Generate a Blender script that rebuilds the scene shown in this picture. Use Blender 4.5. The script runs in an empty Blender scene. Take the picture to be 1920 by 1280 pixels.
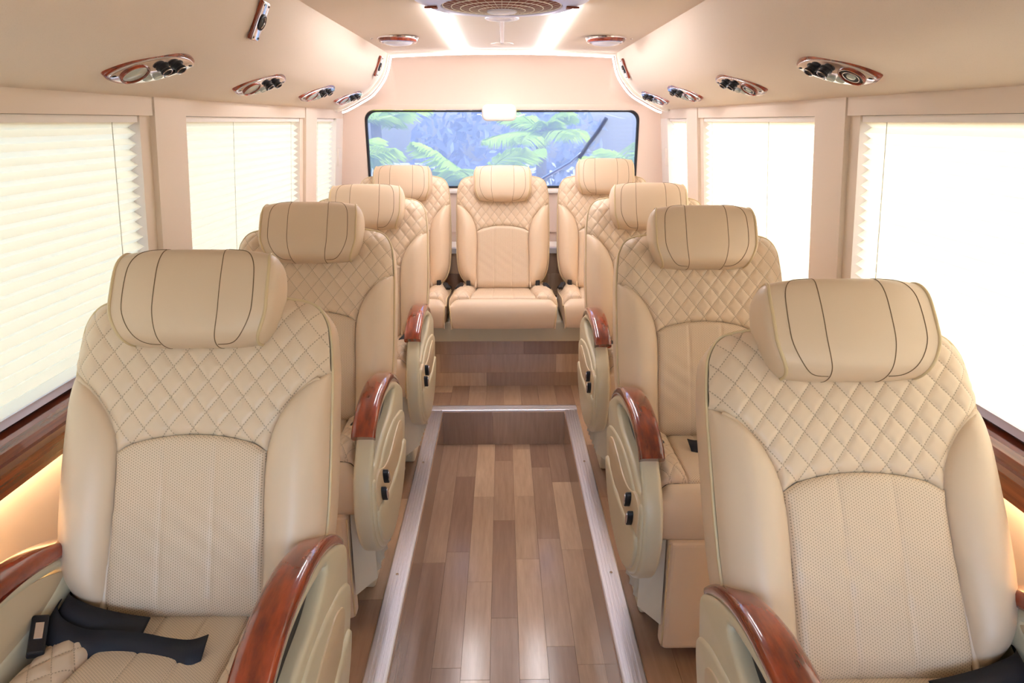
import bpy, bmesh, math, random
import numpy as np
from mathutils import Vector, Matrix, kdtree
random.seed(7); np.random.seed(7)
PI = math.pi
sc = bpy.context.scene
COL = sc.collection

# ------------------------------------------------------------------ camera
FPX, CAM_H = 1250.0, 1.5
PITCH = math.atan((640 - 227) / FPX)
YAW = math.atan(18 * math.cos(PITCH) / FPX)
cd = bpy.data.cameras.new('camera'); cam = bpy.data.objects.new('camera', cd); COL.objects.link(cam)
cam.location = (0, 0, CAM_H); cam.rotation_euler = (PI/2 - PITCH, 0, -YAW)
cd.sensor_width = 36; cd.lens = 36 * FPX / 1920; cd.clip_start = .02
sc.camera = cam
# ------------------------------------------------------------------ sky, sun, exposure
w = bpy.data.worlds.new('sky'); sc.world = w; w.use_nodes = True
nt = w.node_tree; bg = nt.nodes['Background']
sky = nt.nodes.new('ShaderNodeTexSky'); sky.sky_type = 'NISHITA'; sky.sun_disc = False
sky.sun_elevation = math.radians(62); sky.sun_rotation = math.radians(100); sky.altitude = 0
sky.air_density = 1.0; sky.dust_density = 3.0; sky.ozone_density = 1.0
nt.links.new(sky.outputs[0], bg.inputs[0]); bg.inputs[1].default_value = 1.45
sd = bpy.data.lights.new('sun', 'SUN'); sd.energy = 3.0; sd.angle = math.radians(1.5); sd.color = (1, .95, .89)
sun = bpy.data.objects.new('sun', sd); COL.objects.link(sun)
sun.rotation_euler = Vector((-.46, .09, -.88)).to_track_quat('-Z', 'Y').to_euler()
vs = sc.view_settings; vs.view_transform = 'Standard'; vs.look = 'None'; vs.gamma = 1; vs.use_curve_mapping = False
vs.exposure = 0.62

# ------------------------------------------------------------------ material helpers
def lin(c):
    return tuple(((v/255)/12.92 if v/255 <= .04045 else ((v/255+.055)/1.055)**2.4) for v in c)
class NG:
    def __init__(s, name):
        s.m = bpy.data.materials.new(name); s.m.use_nodes = True; s.t = s.m.node_tree
        s.b = s.t.nodes['Principled BSDF']; s.out = s.t.nodes['Material Output']
    def n(s, kind, **kw):
        x = s.t.nodes.new('ShaderNode' + kind)
        for k, v in kw.items(): setattr(x, k, v)
        return x
    def l(s, a, b): s.t.links.new(a, b)
    def val(s, sock, v):
        if hasattr(v, 'is_output'): s.l(v, sock)
        else: sock.default_value = v
    def math(s, op, a, b=None, c=None):
        x = s.n('Math', operation=op); s.val(x.inputs[0], a)
        if b is not None: s.val(x.inputs[1], b)
        if c is not None: s.val(x.inputs[2], c)
        return x.outputs[0]
    def mix(s, f, a, b):
        x = s.n('Mix', data_type='RGBA'); s.val(x.inputs[0], f); s.val(x.inputs[6], a); s.val(x.inputs[7], b); return x.outputs[2]
    def noise(s, scale, vec=None, detail=3, rough=.5):
        x = s.n('TexNoise'); x.inputs['Scale'].default_value = scale; x.inputs['Detail'].default_value = detail
        x.inputs['Roughness'].default_value = rough
        if vec: s.l(vec, x.inputs['Vector'])
        return x.outputs['Fac']
    def bump(s, h, strength=.2, dist=.001):
        x = s.n('Bump'); x.inputs['Strength'].default_value = strength; x.inputs['Distance'].default_value = dist
        s.l(h, x.inputs['Height']); s.l(x.outputs[0], s.b.inputs['Normal'])
    def set(s, col=None, rough=None, metal=None, coat=None, spec=None):
        i = s.b.inputs
        if col is not None: s.val(i['Base Color'], (*col, 1) if isinstance(col, tuple) else col)
        if rough is not None: s.val(i['Roughness'], rough)
        if metal is not None: i['Metallic'].default_value = metal
        if coat is not None: i['Coat Weight'].default_value = coat; i['Coat Roughness'].default_value = .06
        if spec is not None: i['Specular IOR Level'].default_value = spec
        return s
    def obj(s): return s.n('TexCoord').outputs['Object']
    def uv(s):
        x = s.n('SeparateXYZ'); s.l(s.n('TexCoord').outputs['UV'], x.inputs[0]); return x.outputs[0], x.outputs[1]
M = {}
def simple(name, rgb, rough=.5, metal=0, coat=None, spec=None, grain=None):
    g = NG(name); g.set(lin(rgb), rough, metal, coat, spec)
    if grain: g.bump(g.noise(grain[0], g.obj()), grain[1], grain[2])
    M[name] = g.m; return g
LEATHER = lin((220, 195, 168))
QW, QH = .050, .064
def leather(name, mode=None):
    g = NG(name); col = (*LEATHER, 1)
    grain = g.noise(900, g.obj(), 2)
    h = grain
    if mode == 'quilt':
        u, v = g.uv()
        a = g.math('ADD', g.math('DIVIDE', u, QW), g.math('DIVIDE', v, QH)); b = g.math('SUBTRACT', g.math('DIVIDE', u, QW), g.math('DIVIDE', v, QH))
        def line(p, q):
            f = g.math('ABSOLUTE', g.math('SUBTRACT', g.math('FRACT', g.math('ADD', p, .5)), .5))
            on = g.math('LESS_THAN', f, .026); dash = g.math('LESS_THAN', g.math('FRACT', g.math('MULTIPLY', q, 7)), .62)
            return g.math('MULTIPLY', on, dash)
        k = g.math('MAXIMUM', line(a, b), line(b, a))
        c = g.mix(g.math('MULTIPLY', k, .55), col, (*lin((120, 96, 72)), 1)); g.set(c)
    elif mode == 'perf':
        u, v = g.uv(); P = .0056
        def dots(du, dv):
            fu = g.math('SUBTRACT', g.math('FRACT', g.math('ADD', g.math('DIVIDE', u, P*1.6), du)), .5)
            fv = g.math('SUBTRACT', g.math('FRACT', g.math('ADD', g.math('DIVIDE', v, P), dv)), .5)
            fu = g.math('MULTIPLY', fu, 1.6)
            return g.math('LESS_THAN', g.math('SQRT', g.math('ADD', g.math('MULTIPLY', fu, fu), g.math('MULTIPLY', fv, fv))), .17)
        k = g.math('MAXIMUM', dots(0, 0), dots(.5, .5))
        c = g.mix(g.math('MULTIPLY', k, .7), col, (*lin((96, 72, 50)), 1)); g.set(c)
    else: g.set(LEATHER)
    g.set(rough=.38, spec=.5); g.bump(h, .12, .0006); M[name] = g.m
leather('leather'); leather('quilt', 'quilt'); leather('perf', 'perf')
simple('piping', (214, 190, 150), .5); simple('seam', (120, 95, 68), .7)
simple('plastic', (208, 196, 168), .35, spec=.45, grain=(700, .05, .0004))
simple('plastic_tan', (206, 184, 152), .4)
simple('wall_vinyl', (234, 217, 200), .6, grain=(500, .1, .0005))
simple('rear_vinyl', (236, 213, 198), .55)
simple('white_panel', (242, 234, 226), .5)
simple('aluminium', (222, 220, 228), .42, 1.0); simple('chrome', (225, 222, 228), .12, 1.0)
simple('black', (22, 22, 28), .45); simple('belt', (24, 25, 36), .7, grain=(600, .3, .0006)); simple('rubber', (30, 26, 30), .6)
simple('gaiter', (208, 200, 182), .8); simple('lens', (190, 196, 186), .12, spec=.6); simple('speaker_cone', (60, 62, 58), .5)
simple('dark_gap', (70, 54, 44), .8); simple('red', (150, 30, 40), .5)
simple('lens_white', (228, 228, 244), .25); simple('fan_rim', (206, 208, 236), .35, .6); simple('fan_wood', (120, 48, 26), .6)
simple('trunk', (120, 105, 88), .9, grain=(40, .5, .02)); simple('ground', (150, 145, 135), .9)
def headliner():
    g = NG('headliner'); x = g.n('TexVoronoi'); x.inputs['Scale'].default_value = 260; g.l(g.obj(), x.inputs['Vector'])
    k = g.math('LESS_THAN', x.outputs['Distance'], .18)
    g.set(g.mix(g.math('MULTIPLY', k, .12), (*lin((232, 216, 200)), 1), (*lin((150, 120, 90)), 1)), .75)
    g.bump(x.outputs['Distance'], .15, .0006); M['headliner'] = g.m
headliner()
def woodgloss(name, c1, c2, scale, ky=.2, kz=.4):
    g = NG(name); mp = g.n('Mapping'); mp.inputs['Scale'].default_value = (scale, scale*ky, scale*kz); g.l(g.obj(), mp.inputs[0])
    f = g.noise(1.0, mp.outputs[0], 5, .6)
    r = g.n('ValToRGB'); r.color_ramp.elements[0].position = .35; r.color_ramp.elements[0].color = (*lin(c1), 1)
    r.color_ramp.elements[1].position = .68; r.color_ramp.elements[1].color = (*lin(c2), 1); g.l(f, r.inputs[0])
    g.set(r.outputs[0], .22, coat=1.0); M[name] = g.m
woodgloss('wood_gloss', (92, 24, 8), (168, 62, 26), 34); woodgloss('wood_ledge', (84, 32, 14), (142, 68, 38), 70, .03, 1.0)
def vinyl():
    g = NG('floor_vinyl'); oi = g.n('ObjectInfo'); rnd = oi.outputs['Random']
    loc = g.n('VectorMath', operation='MULTIPLY_ADD'); g.l(g.obj(), loc.inputs[0]); loc.inputs[1].default_value = (60, 5, 60)
    cmb = g.n('CombineXYZ'); g.l(g.math('MULTIPLY', rnd, 50), cmb.inputs[0]); g.l(g.math('MULTIPLY', rnd, 31), cmb.inputs[1]); g.l(cmb.outputs[0], loc.inputs[2])
    f = g.noise(1.0, loc.outputs[0], 6, .62)
    r = g.n('ValToRGB'); e = r.color_ramp.elements
    e[0].position = 0; e[0].color = (*lin((150, 120, 102)), 1); e[1].position = 1; e[1].color = (*lin((206, 176, 148)), 1)
    g.l(rnd, r.inputs[0])
    c = g.mix(g.math('MULTIPLY', g.math('SUBTRACT', f, .25), .75), r.outputs[0], (*lin((104, 78, 62)), 1))
    g.set(c, .17, spec=.7); g.bump(f, .04, .0005); M['floor_vinyl'] = g.m
vinyl()
def emit(name, col, s):
    g = NG(name); g.set(lin((250, 248, 244)), .5); g.b.inputs['Emission Color'].default_value = (*col, 1); g.b.inputs['Emission Strength'].default_value = s; M[name] = g.m
emit('led_white', (.98, .95, .99), 30); emit('led_cove', (.98, .93, .98), 6); emit('led_warm', (1, .74, .36), 40)
def blind_mat():
    g = NG('blind_fabric'); d = g.n('BsdfDiffuse'); t = g.n('BsdfTranslucent'); mx = g.n('MixShader')
    d.inputs[0].default_value = (*lin((248, 241, 226)), 1); t.inputs[0].default_value = (*lin((253, 240, 212)), 1); mx.inputs[0].default_value = .5
    g.l(d.outputs[0], mx.inputs[1]); g.l(t.outputs[0], mx.inputs[2]); g.l(mx.outputs[0], g.out.inputs[0]); M['blind_fabric'] = g.m
blind_mat()
def glass(name, col):
    g = NG(name); t = g.n('BsdfTransparent'); t.inputs[0].default_value = (*col, 1); gl = g.n('BsdfGlossy'); gl.inputs['Roughness'].default_value = .02
    mx = g.n('MixShader'); fr = g.n('Fresnel'); fr.inputs[0].default_value = 1.45
    g.l(fr.outputs[0], mx.inputs[0]); g.l(t.outputs[0], mx.inputs[1]); g.l(gl.outputs[0], mx.inputs[2]); g.l(mx.outputs[0], g.out.inputs[0]); M[name] = g.m
glass('glass_clear', (.93, .95, .95)); glass('glass_rear', (.50, .53, .60))
g = bpy.data.materials['glass_rear'].node_tree; old = g.nodes['Material Output'].inputs[0].links[0].from_socket     # tinted pane, bluish reflection haze put in as a translucent layer
tr = g.nodes.new('ShaderNodeBsdfTranslucent'); tr.inputs[0].default_value = (.72, .76, 1, 1); mx = g.nodes.new('ShaderNodeMixShader'); mx.inputs[0].default_value = .14
g.links.new(old, mx.inputs[1]); g.links.new(tr.outputs[0], mx.inputs[2]); g.links.new(mx.outputs[0], g.nodes['Material Output'].inputs[0])
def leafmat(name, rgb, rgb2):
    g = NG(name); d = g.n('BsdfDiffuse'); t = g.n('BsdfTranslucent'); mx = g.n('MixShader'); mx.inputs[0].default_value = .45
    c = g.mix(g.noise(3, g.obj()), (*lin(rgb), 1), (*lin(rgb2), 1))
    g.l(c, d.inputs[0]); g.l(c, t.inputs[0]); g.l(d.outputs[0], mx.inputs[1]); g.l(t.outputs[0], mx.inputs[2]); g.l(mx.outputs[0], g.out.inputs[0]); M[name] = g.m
leafmat('leaf_palm', (128, 168, 24), (205, 222, 70)); leafmat('leaf_shrub_hazed', (96, 112, 120), (170, 175, 190))  # shrub leaves carry the window's bluish reflection haze in their colour

# ------------------------------------------------------------------ object helpers
def tag(o, label=None, cat=None, group=None, kind=None):
    if label: o['label'] = label
    if cat: o['category'] = cat
    if group: o['group'] = group
    if kind: o['kind'] = kind
    return o
def empty(name, loc=(0,0,0), rz=0, parent=None):
    o = bpy.data.objects.new(name, None); COL.objects.link(o); o.location = loc; o.rotation_euler = (0, 0, rz); o.empty_display_size = .1
    if parent: o.parent = parent
    return o
def mobj(name, me, mat, parent=None, loc=None):
    o = bpy.data.objects.new(name, me); COL.objects.link(o)
    if mat and not me.materials: me.materials.append(M[mat])
    if parent: o.parent = parent
    if loc: o.location = loc
    return o
def mesh(name, verts, faces, smooth=False, uvs=None, recalc=False):
    me = bpy.data.meshes.new(name); me.from_pydata([tuple(map(float, v)) for v in verts], [], [tuple(map(int, f)) for f in faces])
    if recalc:
        b = bmesh.new(); b.from_mesh(me); bmesh.ops.recalc_face_normals(b, faces=b.faces); b.to_mesh(me); b.free()
    if smooth: me.polygons.foreach_set('use_smooth', [True]*len(me.polygons))
    if uvs is not None:
        ul = me.uv_layers.new(name='st'); li = np.empty(len(me.loops), dtype=np.int32); me.loops.foreach_get('vertex_index', li)
        ul.data.foreach_set('uv', np.asarray(uvs, dtype=np.float32)[li].ravel())
    me.update(); return me
def bm_mesh(name, bm, smooth=False):
    bmesh.ops.recalc_face_normals(bm, faces=bm.faces)
    me = bpy.data.meshes.new(name); bm.to_mesh(me); bm.free()
    if smooth: me.polygons.foreach_set('use_smooth', [True]*len(me.polygons))
    return me
def box(name, a, b, mat, parent=None, bevel=0, seg=2):
    bm = bmesh.new(); bmesh.ops.create_cube(bm, size=1)
    for v in bm.verts: v.co = Vector([(a[i]+b[i])/2 + v.co[i]*(b[i]-a[i]) for i in range(3)])
    if bevel: bmesh.ops.bevel(bm, geom=bm.edges[:], offset=bevel, segments=seg, affect='EDGES', profile=.5)
    return mobj(name, bm_mesh(name, bm, False), mat, parent)
def tube_vf(pts, r, n=8, closed=False, flat=None):
    pts = [Vector(p) for p in pts]; N = len(pts); vs_, fs = [], []
    up = None
    for i, p in enumerate(pts):
        a = pts[(i-1) % N] if (closed or i) else pts[i]; b = pts[(i+1) % N] if (closed or i < N-1) else pts[i]
        t = (b-a).normalized()
        if up is None: up = t.orthogonal().normalized()
        up = (up - t*up.dot(t)); up = up.normalized() if up.length > 1e-6 else t.orthogonal().normalized()
        sd_ = t.cross(up); rr = r[i] if hasattr(r, '__len__') else r
        for k in range(n):
            an = 2*PI*k/n; vs_.append(p + up*math.cos(an)*rr + sd_*math.sin(an)*rr)
    M_ = N if closed else N-1
    for i in range(M_):
        for k in range(n):
            j = (i+1) % N; fs.append((i*n+k, i*n+(k+1) % n, j*n+(k+1) % n, j*n+k))
    if not closed: fs.append(tuple(range(n))[::-1]); fs.append(tuple((N-1)*n+k for k in range(n)))
    return vs_, fs
def tube(name, pts, r, mat, parent=None, n=8, closed=False):
    v, f = tube_vf(pts, r, n, closed); return mobj(name, mesh(name, v, f, True), mat, parent)
def spline(pts, n=12, closed=False):
    P = [np.array(p, float) for p in pts]; N = len(P); out = []
    for i in range(N if closed else N-1):
        g = (lambda k: P[k % N]) if closed else (lambda k: P[max(0, min(N-1, k))])
        p0, p1, p2, p3 = g(i-1), g(i), g(i+1), g(i+2)
        for k in range(n):
            t = k/n; out.append(.5*((2*p1)+(-p0+p2)*t+(2*p0-5*p1+4*p2-p3)*t*t+(-p0+3*p1-3*p2+p3)*t**3))
    if not closed: out.append(P[-1])
    return np.array(out)
def extrude_profile(name, prof, y0, y1, mat, parent=None, closed=False, smooth=False, ny=1):
    """profile of (x,z) swept along Y"""
    N = len(prof); v = []; f = []
    for j in range(ny+1):
        y = y0 + (y1-y0)*j/ny
        v += [(p[0], y, p[1]) for p in prof]
    for j in range(ny):
        for i in range(N if closed else N-1):
            a, b = j*N+i, j*N+(i+1) % N; f.append((a, b, b+N, a+N))
    if closed: f.append(tuple(range(N))); f.append(tuple(range(ny*N, ny*N+N)))
    return mobj(name, mesh(name, v, f, smooth, recalc=closed), mat, parent)
def plate2d(name, loops, thick, bevel, mapf, mat, parent=None, res=2):
    """2D outline with holes -> slab with rounded edges; mapf maps (a,b,c) to xyz"""
    def area(L): return sum(L[i][0]*L[(i+1) % len(L)][1]-L[(i+1) % len(L)][0]*L[i][1] for i in range(len(L)))
    L_ = []
    for n_, L in enumerate(loops):
        L = [np.array((float(p[0]), float(p[1]))) for p in L]
        if (area(L) > 0) != (n_ == 0): L = L[::-1]            # outer loop ccw, holes cw: the material is always on the left
        m = []
        for i in range(len(L)):
            a, b, c = L[i-1], L[i], L[(i+1) % len(L)]
            d1 = (b-a)/(np.linalg.norm(b-a)+1e-12); d2 = (c-b)/(np.linalg.norm(c-b)+1e-12)
            n1 = np.array((-d1[1], d1[0])); n2 = np.array((-d2[1], d2[0])); nn = n1+n2; nn /= (np.linalg.norm(nn)+1e-12)
            m.append(nn/max(.5, float(nn @ n1)))
        L_.append((L, m))
    st = [(bevel*(1-math.cos(PI/2*k/res)), thick/2-bevel+bevel*math.sin(PI/2*k/res)) for k in range(res+1)]   # (inset, height)
    seq = [(a, -c) for a, c in st[::-1]] + st
    v = []; f = []; caps = []
    for L, m in L_:
        N = len(L); b0 = len(v)
        for ins, c in seq: v += [tuple(p+q*ins)+(c,) for p, q in zip(L, m)]
        for r_ in range(len(seq)-1):
            for i in range(N): f.append((b0+r_*N+i, b0+r_*N+(i+1) % N, b0+(r_+1)*N+(i+1) % N, b0+(r_+1)*N+i))
        caps.append((b0, N))
    from mathutils.geometry import tessellate_polygon
    for k in (0, len(seq)-1):
        idx = []; poly = []
        for b0, N in caps: ids = [b0+k*N+i for i in range(N)]; idx += ids; poly.append([Vector((v[i][0], v[i][1], 0)) for i in ids])
        for t in tessellate_polygon(poly): f.append(tuple(idx[q] for q in t))
    me = mesh(name, [tuple(mapf(*p)) for p in v], f)
    b = bmesh.new(); b.from_mesh(me); bmesh.ops.recalc_face_normals(b, faces=b.faces)
    for e in b.edges: e.smooth = e.calc_face_angle(0) < .7
    for q in b.faces: q.smooth = True
    b.to_mesh(me); b.free()
    return mobj(name, me, mat, parent)
def disc_lathe(name, prof, mat, parent=None, n=32, mapf=None):
    """prof: list of (r,z)"""
    v = []; f = []; k = len(prof)
    for i in range(n):
        a = 2*PI*i/n
        for r, z in prof: v.append((r*math.cos(a), r*math.sin(a), z))
    for i in range(n):
        for j in range(k-1): f.append((i*k+j, ((i+1) % n)*k+j, ((i+1) % n)*k+j+1, i*k+j+1))
    if mapf: v = [mapf(*p) for p in v]
    me = mesh(name, v, f, True); b = bmesh.new(); b.from_mesh(me); bmesh.ops.remove_doubles(b, verts=b.verts, dist=1e-6); bmesh.ops.recalc_face_normals(b, faces=b.faces)
    for e in b.edges: e.smooth = e.calc_face_angle(0) < .7
    b.to_mesh(me); b.free()
    return mobj(name, me, mat, parent)
def copy_tree(o, parent=None):
    c = o.copy(); COL.objects.link(c); c.parent = parent
    for ch in o.children: copy_tree(ch, c)
    return c

# ------------------------------------------------------------------ the shell
YF, YR = -0.9, 4.45                       # front opening, rear wall
WELL_X, WELL_Y, WELL_D = .335, 3.335, .20
def wallx(z): return 1.0 + (1.565 - z)*.10
PROF = [(1.0,1.565),(.95,1.578),(.86,1.622),(.785,1.665),(.725,1.73),(.69,1.79),(.665,1.875)]
# floor: base slabs, then every plank
fl = empty('floor'); tag(fl, kind='structure', label='brown wood-look vinyl plank floor with a sunken aisle')
box('subfloor', (-1.08, YF, -.30), (1.08, 4.5, -WELL_D-.006), 'dark_gap', fl)
box('subfloor', (-1.08, YF, -WELL_D), (-WELL_X, 4.5, -.006), 'dark_gap', fl)
box('subfloor', (WELL_X, YF, -WELL_D), (1.08, 4.5, -.006), 'dark_gap', fl)
box('subfloor', (-WELL_X, WELL_Y, -WELL_D), (WELL_X, 4.5, -.006), 'dark_gap', fl)
PLANK = {}
def plank(w_, l_, loc, parent, rot=None):
    key = (round(w_, 3), round(l_, 3))
    if key not in PLANK:
        bm = bmesh.new(); bmesh.ops.create_cube(bm, size=1)
        for v in bm.verts: v.co = Vector((v.co.x*(w_-.0005), v.co.y*(l_-.0005), v.co.z*.006))
        top = [e for e in bm.edges if all(v.co.z > 0 for v in e.verts)]
        bmesh.ops.bevel(bm, geom=top, offset=.0005, segments=1, affect='EDGES')
        PLANK[key] = bm_mesh('plank', bm)
    o = mobj('plank', PLANK[key], 'floor_vinyl', parent, loc)
    if rot: o.rotation_euler = rot
    return o
def lay(x0, x1, y0, y1, z, w_, parent, lens=(.62, .48, .55)):
    n = max(1, round((x1-x0)/w_)); ww = (x1-x0)/n
    for i in range(n):
        y = y0 - random.choice((0, .15, .3, .42)); 
        while y < y1 - .001:
            L = random.choice(lens); a, b = max(y, y0), min(y+L, y1)
            if b - a > .04: plank(ww, round(b-a, 3), (x0+ww*(i+.5), (a+b)/2, z-.003), parent)
            y += L
lay(-WELL_X, WELL_X, -.3, WELL_Y, -WELL_D, .0957, fl)
for s in (-1, 1): 
    a, b = sorted((s*.40, s*.80)); lay(a, b, -.3, 3.40, 0, .10, fl)
lay(-.80, .80, 3.40, 3.70, 0, .10, fl, (.62,))
# well sides lined with the same planks
for s in (-1, 1):
    y = -.3
    while y < WELL_Y:
        L = min(.9, WELL_Y-y); o = plank(.195, round(L, 3), (s*(WELL_X-.003), y+L/2, -.102), fl, (0, -s*PI/2, 0)); y += .9
for x0, x1 in ((-WELL_X, -.06), (-.06, WELL_X)):
    plank(round(x1-x0, 3), .195, ((x0+x1)/2, WELL_Y-.003, -.102), fl, (PI/2, 0, 0))
# aluminium edge strips round the aisle
def rail_prof(w_):
    p = [(0, -.03), (0, .004), (.004, .0065)]
    n = 4; x = .010; st = (w_-.020)/n
    for i in range(n): p += [(x, .0065), (x+st*.2, .0042), (x+st*.4, .0042), (x+st*.55, .0065)]; x += st
    return p + [(w_-.004, .0065), (w_, .004), (w_, -.002), (.003, -.002), (.003, -.03)]
trs = []
for k, s in enumerate((-1, 1)):
    r = empty('trim_%d' % (k+1)); tag(r, kind='structure', label='ribbed aluminium edge strip along the %s of the sunken aisle' % ('left' if s < 0 else 'right'))
    extrude_profile('rail', [(s*(WELL_X-.002+x), z) for x, z in rail_prof(.068)], YF, WELL_Y, 'aluminium', r, True)
    for y in (1.95, 2.75, 1.2): disc_lathe('screw', [(0, .0085), (.005, .008), (.006, .006)], 'chrome', r, 12, lambda x, yy, z, y=y: (s*.372+x, y+yy, z))
r = empty('trim_3'); tag(r, kind='structure', label='ribbed aluminium edge strip across the rear end of the sunken aisle')
o = extrude_profile('rail', [(-(WELL_Y-.002+x), z) for x, z in rail_prof(.068)], -WELL_X-.066, WELL_X+.066, 'aluminium', r, True)
o.rotation_euler = (0, 0, -PI/2); 

# side walls ------------------------------------------------------------
WIN = [(-.75, 1.985), (2.235, 3.545), (3.81, 4.27)]     # window openings along Y
ZT, ZB = 1.515, .865
def wall_strip(name, s, y0, y1, z0, z1, mat, parent, off=0.0, thick=.012):
    v = []
    for y in (y0, y1):
        for z in (z0, z1):
            x = wallx(z) + off; v += [(s*x, y, z), (s*(x+thick), y, z)]
    f = [(0,2,6,4),(1,5,7,3),(0,4,5,1),(2,3,7,6),(0,1,3,2),(4,6,7,5)]
    return mobj(name, mesh(name, v, f, recalc=True), mat, parent)
for s, nm in ((-1, 'left'), (1, 'right')):
    W = empty('wall_'+nm); tag(W, kind='structure', label='cream padded %s side wall between the blinds' % nm)
    for i, (a, b) in enumerate(((YF, 2.04), (2.242, 3.60), (3.812, YR))): wall_strip('header_panel', s, a, b-.002, ZT, 1.575, 'wall_vinyl', W, thick=.07)
    for a, b in ((2.042, 2.240), (3.602, 3.810)): wall_strip('pillar_panel', s, a, b, .86, 1.575, 'wall_vinyl', W, off=-.004, thick=.075)
    for a, b in ((1.985, 2.042), (3.545, 3.602)): wall_strip('window_jamb', s, a, b, .86, ZT, 'wall_vinyl', W, off=.012, thick=.06)
    wall_strip('corner_post', s, 4.27, YR+.02, .40, ZT, 'white_panel', W, thick=.07)
    wall_strip('handle_plate', s, 4.30, 4.38, 1.24, 1.34, 'white_panel', W, off=-.012)
    wall_strip('front_post', s, YF, -.75, 0, ZT, 'wall_vinyl', W, thick=.07)
    wall_strip('lower_panel', s, YF, YR, -.02, .80, 'rear_vinyl', W, off=.02)
    # ledge in dark wood under the windows
    L = empty('trim_%d' % (4 if s < 0 else 5)); tag(L, kind='structure', label='dark reddish wood ledge under the %s windows' % nm)
    x = wallx(.86)
    pr = [(x+.06, .855), (x-.025, .858), (x-.042, .852), (x-.050, .838), (x-.044, .826), (x-.034, .82), (x-.026, .80), (x-.020, .748), (x-.012, .746), (x-.010, .768), (x+.06, .768)]
    extrude_profile('ledge', [(s*a, b) for a, b in pr], YF, 4.27, 'wood_ledge', L, True)
    # warm light strip fixed under the ledge
    lw = empty('led_strip', (0, 0, 0)); tag(lw, 'warm white light strip tucked under the wooden ledge on the %s wall' % nm, 'light strip', 'light strips')
    extrude_profile('tube', [(s*(x+.002), .754), (s*(x+.010), .754), (s*(x+.010), .763), (s*(x+.002), .763)], .2, 4.2, 'led_warm', lw, True)
    extrude_profile('channel', [(s*(x-.002), .7635), (s*(x+.014), .7635), (s*(x+.014), .7675), (s*(x-.002), .7675)], .2, 4.2, 'aluminium', lw, True)
    # windows
    for i, (a, b) in enumerate(WIN):
        n_ = i + 1 + (3 if s > 0 else 0)
        wn = empty('window_%d' % n_); tag(wn, kind='structure', label='%s side window %s' % (nm, ('beside the nearest seat', 'beside the middle seats', 'next to the rear corner')[i]))
        wall_strip('pane', s, a, b, ZB, ZT, 'glass_clear', wn, off=.062, thick=.004)
        for z0, z1 in ((ZB-.01, ZB+.012), (ZT-.012, ZT+.01)): wall_strip('frame_rail', s, a, b, z0, z1, 'rubber', wn, off=.055, thick=.016)
        for y0, y1 in ((a-.01, a+.012), (b-.012, b+.01)): wall_strip('frame_stile', s, y0, y1, ZB, ZT, 'rubber', wn, off=.055, thick=.016)
fw = empty('wall_front'); tag(fw, kind='structure', label='added front bulkhead with windscreen opening, unseen behind the viewer, limiting daylight')
plate2d('bulkhead', [[(-1.15, -.3), (1.15, -.3), (1.08, 1.95), (-1.08, 1.95)], [(-.85, .95), (.85, .95), (.80, 1.55), (-.80, 1.55)]], .03, .004, lambda a, b, c: (a, YF-.02+c, b), 'wall_vinyl', fw)  # added out of view to keep daylight off the front seats
plate2d('windscreen', [[(-.86, .94), (.86, .94), (.81, 1.56), (-.81, 1.56)]], .005, .0005, lambda a, b, c: (a, YF-.03+c, b), 'glass_clear', fw)
# blinds -------------------------------------------------------------------
def blind(s, a, b, label):
    B = empty('pleated_blind', (s*1.04, (a+b)/2, ZB)); tag(B, label, 'blind', 'pleated window blinds')
    inv = lambda p: (p[0]-s*1.04, p[1]-(a+b)/2, p[2]-ZB)
    a, b = a+.012, b-.012
    n = 21; z0, z1 = ZB+.022, ZT-.018; v = []; f = []
    zs = []
    for i in range(2*n+1):
        z = z1 + (z0-z1)*i/(2*n); off = .018 if i % 2 == 0 else .040
        zs.append((z, off))
    ny = 2
    for j in range(ny):
        y = a + (b-a)*j/(ny-1)
        for z, off in zs: v.append(inv((s*(wallx(z)+off), y, z)))
    N = len(zs)
    for i in range(N-1): f.append((i, i+1, N+i+1, N+i))
    mobj('fabric', mesh('fabric', v, f), 'blind_fabric', B)
    for nm_, za, zb in (('head_rail', ZT-.018, ZT-.001), ('bottom_rail', ZB+.001, ZB+.022)):
        vv = []
        for y in (a, b):
            for z in (za, zb):
                for off in (.012, .044): vv.append(inv((s*(wallx(z)+off), y, z)))
        mobj(nm_, mesh(nm_, vv, [(0,1,3,2),(4,6,7,5),(0,4,5,1),(2,3,7,6),(0,2,6,4),(1,5,7,3)], recalc=True), 'aluminium' if nm_ == 'bottom_rail' else 'white_panel', B)
    for y in ([b-.12, b-.85] if b-a > .9 else [a+.08]):
        if y > a: tube('cord', [inv((s*(wallx(z)+.0165), y, z)) for z in (ZT-.01, 1.2, ZB+.01)], .0011, 'gaiter', B, 5)
for s, nm in ((-1, 'left'), (1, 'right')):
    for i, (a, b) in enumerate(WIN):
        blind(s, a, b, ('cream pleated blind in the wide %s window beside the nearest seat', 'cream pleated blind between the two %s wall pillars', 'narrow cream pleated blind by the %s rear corner')[i] % nm)

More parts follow.
